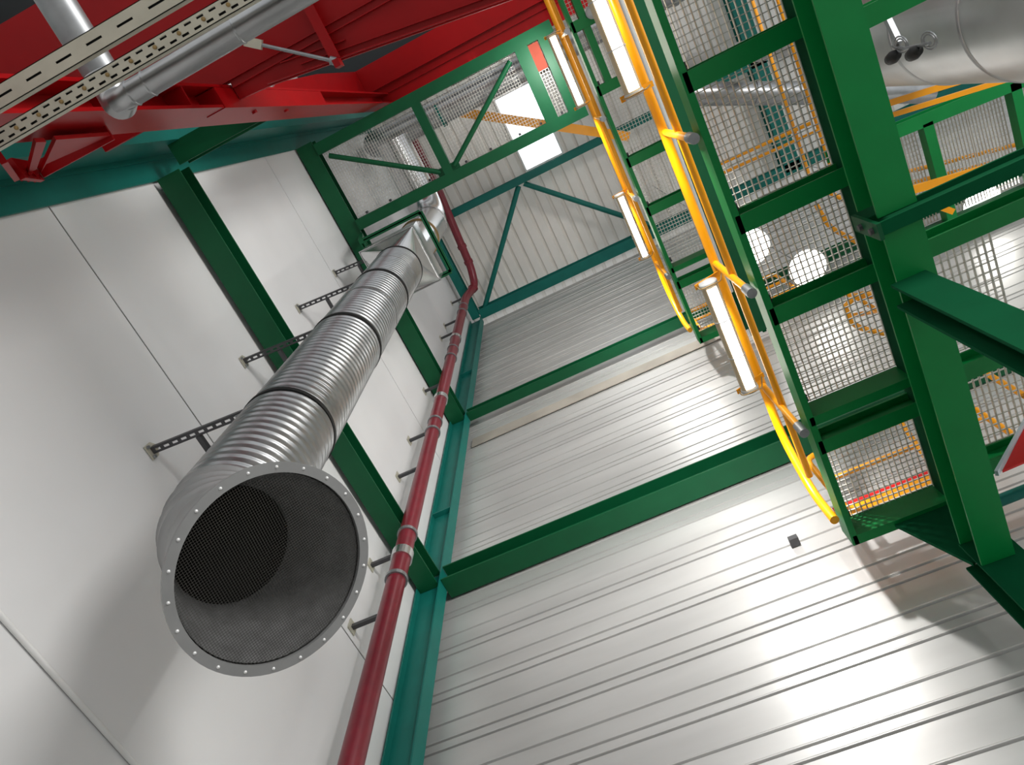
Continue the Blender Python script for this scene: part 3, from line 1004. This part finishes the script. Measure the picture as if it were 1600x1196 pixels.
# added dark slab above: shade of the gap put into its colour
md = MB().box(-2.35, 1.0, -6.0, -1.06, 11.6, 11.9).build('gap_shade_slab', M['dark'])
tag(md, 'added dark slab standing for the shade in the gap between the red plates', 'deck')
lk = MB().box(-2.35, -1.0, -3.2, -1.3, 5.95, 5.99).build('dark_backing', M['dark'])  # added dark backing so the bright wall does not show
tag(lk, 'added dark backing panel behind the grey pipe in the upper left corner', 'panel')
# tension rod
rd = thing('tension_rod', 'galvanised tension rod with turnbuckle from the silver pipe to the red lug', 'rod', (-1.2, -0.9, 6.8))
A_, B_ = Vector((-1.10, -0.835, 5.46)), Vector((-0.71, -0.535, 5.5))
MB().tube([A_, B_], 0.009, 8).build('rod', M['zinc'], rd)
u_ = (B_ - A_).normalized()
MB().bar(A_ + u_ * 0.06, A_ + u_ * 0.14, 0.045, 0.036).build('turnbuckle', M['tray'], rd)
MB().tube([B_ - u_ * 0.03, B_], 0.02, 8).build('rod_nut', M['zinc'], rd)

# ================================================================== TRAYS AND PIPES AT UPPER LEFT
KT = 0.52


def at(x, y, z):
    return (x * KT, y * KT, EYE + (z - EYE) * KT)


def tray(name, label, y0, y1, rows, slot, gap, bolts):
    z = EYE + 3.6 * KT
    t_ = thing(name, label, 'cable tray', (-0.7, (y0 + y1) / 2, z))
    b_ = MB()
    x0, x1 = -2.3, 0.4
    # bottom sheet pierced by slots: strips and bridges
    ycs = [(y0 + y1) / 2] if rows == 1 else [y0 + (y1 - y0) * 0.27, y0 + (y1 - y0) * 0.73]
    sw = 0.0055
    edges = [y0]
    for yc in ycs:
        edges += [yc - sw / 2, yc + sw / 2]
    edges.append(y1)
    for k in range(0, len(edges), 2):
        b_.box(x0, x1, edges[k], edges[k + 1], z, z + 0.002)
    for k, yc in enumerate(ycs):
        x = x0 + k * (slot + gap) / 2
        while x < x1:
            b_.box(x, min(x1, x + gap), yc - sw / 2, yc + sw / 2, z, z + 0.002)
            x += slot + gap
    b_.build('tray_bottom', M['tray'], t_)
    for ya, yb in ((y0, y0 + 0.002), (y1 - 0.002, y1)):
        MB().box(x0, x1, ya, yb, z, z + 0.03).build('tray_side', M['tray'], t_)
    # a dark cable bundle lies along the tray, seen through the slots
    MB().box(x0, x1, y0 + 0.006, y1 - 0.006, z + 0.012, z + 0.02).build('cable_bundle', M['rubber'], t_)
    if bolts:
        x = -1.25
        while x < -0.3:
            MB().lathe([(0.005, 0), (0.005, 0.003), (0.0, 0.004)], (x, (y0 + y1) / 2, z), (0, 0, -1), 10).build('bolt', M['bronze'], t_)
            x += 0.068
    return t_


tray('cable_tray', 'wide slotted zinc cable tray, the left one of two at the upper left', -1.085 * KT, -0.995 * KT, 1, 0.044, 0.044, False)
tray('cable_tray', 'perforated zinc cable tray with two rows of slots beside the silver pipe', -0.935 * KT, -0.862 * KT, 2, 0.0185, 0.0155, True)
hp_ = thing('vent_pipe', 'silver pipe with a capped end running along the perforated tray', 'pipe', at(-1.3, -0.835, 5.42))
MB().lathe([(0.0, -0.06), (0.024, -0.06), (0.031, -0.0), (0.031, 1.3)], at(-1.66, -0.835, 5.42), (1, -0.01, 0), 28).build('pipe_shell', M['galv'], hp_)
for h in (0.0, 0.05, 0.32):
    MB().lathe([(0.0305, h - 0.004), (0.0335, h), (0.0305, h + 0.004)], at(-1.66, -0.835, 5.42), (1, -0.01, 0), 28).build('pipe_bead', M['galv'], hp_)
yp = thing('vent_pipe', 'thicker grey silver pipe passing above both cable trays at the upper left corner', 'pipe', at(-1.85, -1.5, 5.6))
MB().tube([at(-1.85, -3.5, 5.66), at(-1.85, -1.0, 5.66)], 0.046, 28).build('pipe_shell', M['zinc'], yp)
MB().lathe([(0.046, -0.005), (0.051, 0.0), (0.046, 0.005)], at(-1.85, -1.03, 5.66), (0, 1, 0), 28).build('pipe_bead', M['galv'], yp)
MB().tube(polyround([at(-1.85, -1.0, 5.66), at(-1.85, -0.86, 5.62), at(-1.72, -0.84, 5.46)], 0.04), [0.045] + [0.04] * 6 + [0.03], 24).build('pipe_elbow', M['galv'], yp)

# ================================================================== RIGHT SIDE, UPPER LEVEL
up = thing('side_platform', 'far green grating platform below the huge silver duct at the right edge', 'platform', (3.6, 2.2, 8.65))
MB().profile(iprof(0.12, 0.14), (2.4, 1.72, 8.6), (6.0, 1.92, 8.6)).build('edge_beam', M['green'], up)
for x0, x1 in ((2.75, 3.2), (3.32, 3.66), (3.68, 3.98), (4.1, 4.5)):
    grating(MB(), x0, x1, 1.85, 2.75, 8.74, 0.03, 0.045).build('grating_panel', M['grate'], up)
for x in (3.22, 4.0):
    MB().box(x, x + 0.09, 1.8, 2.8, 8.6, 8.72).build('joist', M['green'], up)
MB().box(2.4, 6.0, 2.76, 2.84, 8.6, 8.74).build('edge_beam', M['dgreen'], up)
r = thing('guard_rail', 'yellow rails in front of the far grating platform at the right edge', 'railing', (3.4, 2.4, 8.0))
MB().bar((2.5, 2.08, 8.0), (4.2, 2.36, 8.0), 0.07, 0.03).build('toe_board', M['yellow'], r)
MB().bar((2.72, 2.18, 8.0), (3.0, 2.45, 8.0), 0.05, 0.03).build('brace_bar', M['yellow'], r)
MB().tube([(2.9, 2.25, 9.2), (4.6, 2.6, 9.2)], 0.022, 10).build('top_rail', M['yellow'], r)
MB().tube([(2.9, 2.37, 9.2), (4.6, 2.72, 9.2)], 0.022, 10).build('mid_rail', M['yellow'], r)
r = thing('guard_rail', 'two yellow rails just under the rounded foot of the silver duct', 'railing', (3.0, 1.45, 8.0))
MB().bar((2.5, 1.32, 8.0), (4.0, 1.55, 8.0), 0.05, 0.03).build('top_rail', M['yellow'], r)
MB().bar((2.5, 1.42, 8.0), (4.0, 1.65, 8.0), 0.04, 0.03).build('mid_rail', M['yellow'], r)
# red sign at right edge
sg = thing('warning_board', 'red triangular board with a pale edge at the right border', 'board', (1.6, 2.6, 4.9))
MB().prism([(1.43, 2.6, 4.83), (1.75, 2.6, 5.13), (1.75, 2.6, 4.85)], (0, 0.012, 0)).build('board_face', M['sign_red'], sg)
MB().bar((1.40, 2.598, 4.825), (1.75, 2.598, 5.14), 0.016, 0.03, (0, 1, 0)).build('board_edge', M['signw'], sg)
pb = MB().tube([(1.36, 3.05, 5.16), (3.0, 3.05, 5.2)], 0.035, 12).build('wall_pipe', M['teal'])
tag(pb, 'teal pipe along the ribbed wall behind the far post', 'pipe')
sn = MB().box(0.44, 0.50, 3.15, 3.212, 5.62, 5.66).build('wall_sensor', M['strut'])
tag(sn, 'small dark box fixed to the ribbed wall just below the lower green beam', 'sensor')
# hall lamps above the gratings
for i, ((x, y), lb) in enumerate((((1.55, 2.3), 'round lit hall lamp glaring through the third grating bay of the platform'),
                                  ((2.0, 2.75), 'round lit hall lamp glaring through the fourth grating bay of the platform'),
                                  ((3.75, 2.9), 'round lit hall lamp glaring through the grating at the right edge'))):
    hl = thing('hall_lamp', lb, 'lamp', (x, y, 9.0), 'hall lamps above the gratings')
    MB().lathe([(0.19, 0.0), (0.2, 0.01), (0.12, 0.14), (0.06, 0.2), (0, 0.2)], (x, y, 9.0), seg=28).build('lamp_shade', M['grey'], hl)
    MB().lathe([(0.0, 0.005), (0.185, 0.005)], (x, y, 9.0), seg=28).build('diffuser', M['hall'], hl)
    MB().tube([(x, y, 9.2), (x, y, ZR)], 0.006, 6).build('hanger_rod', M['zinc'], hl)
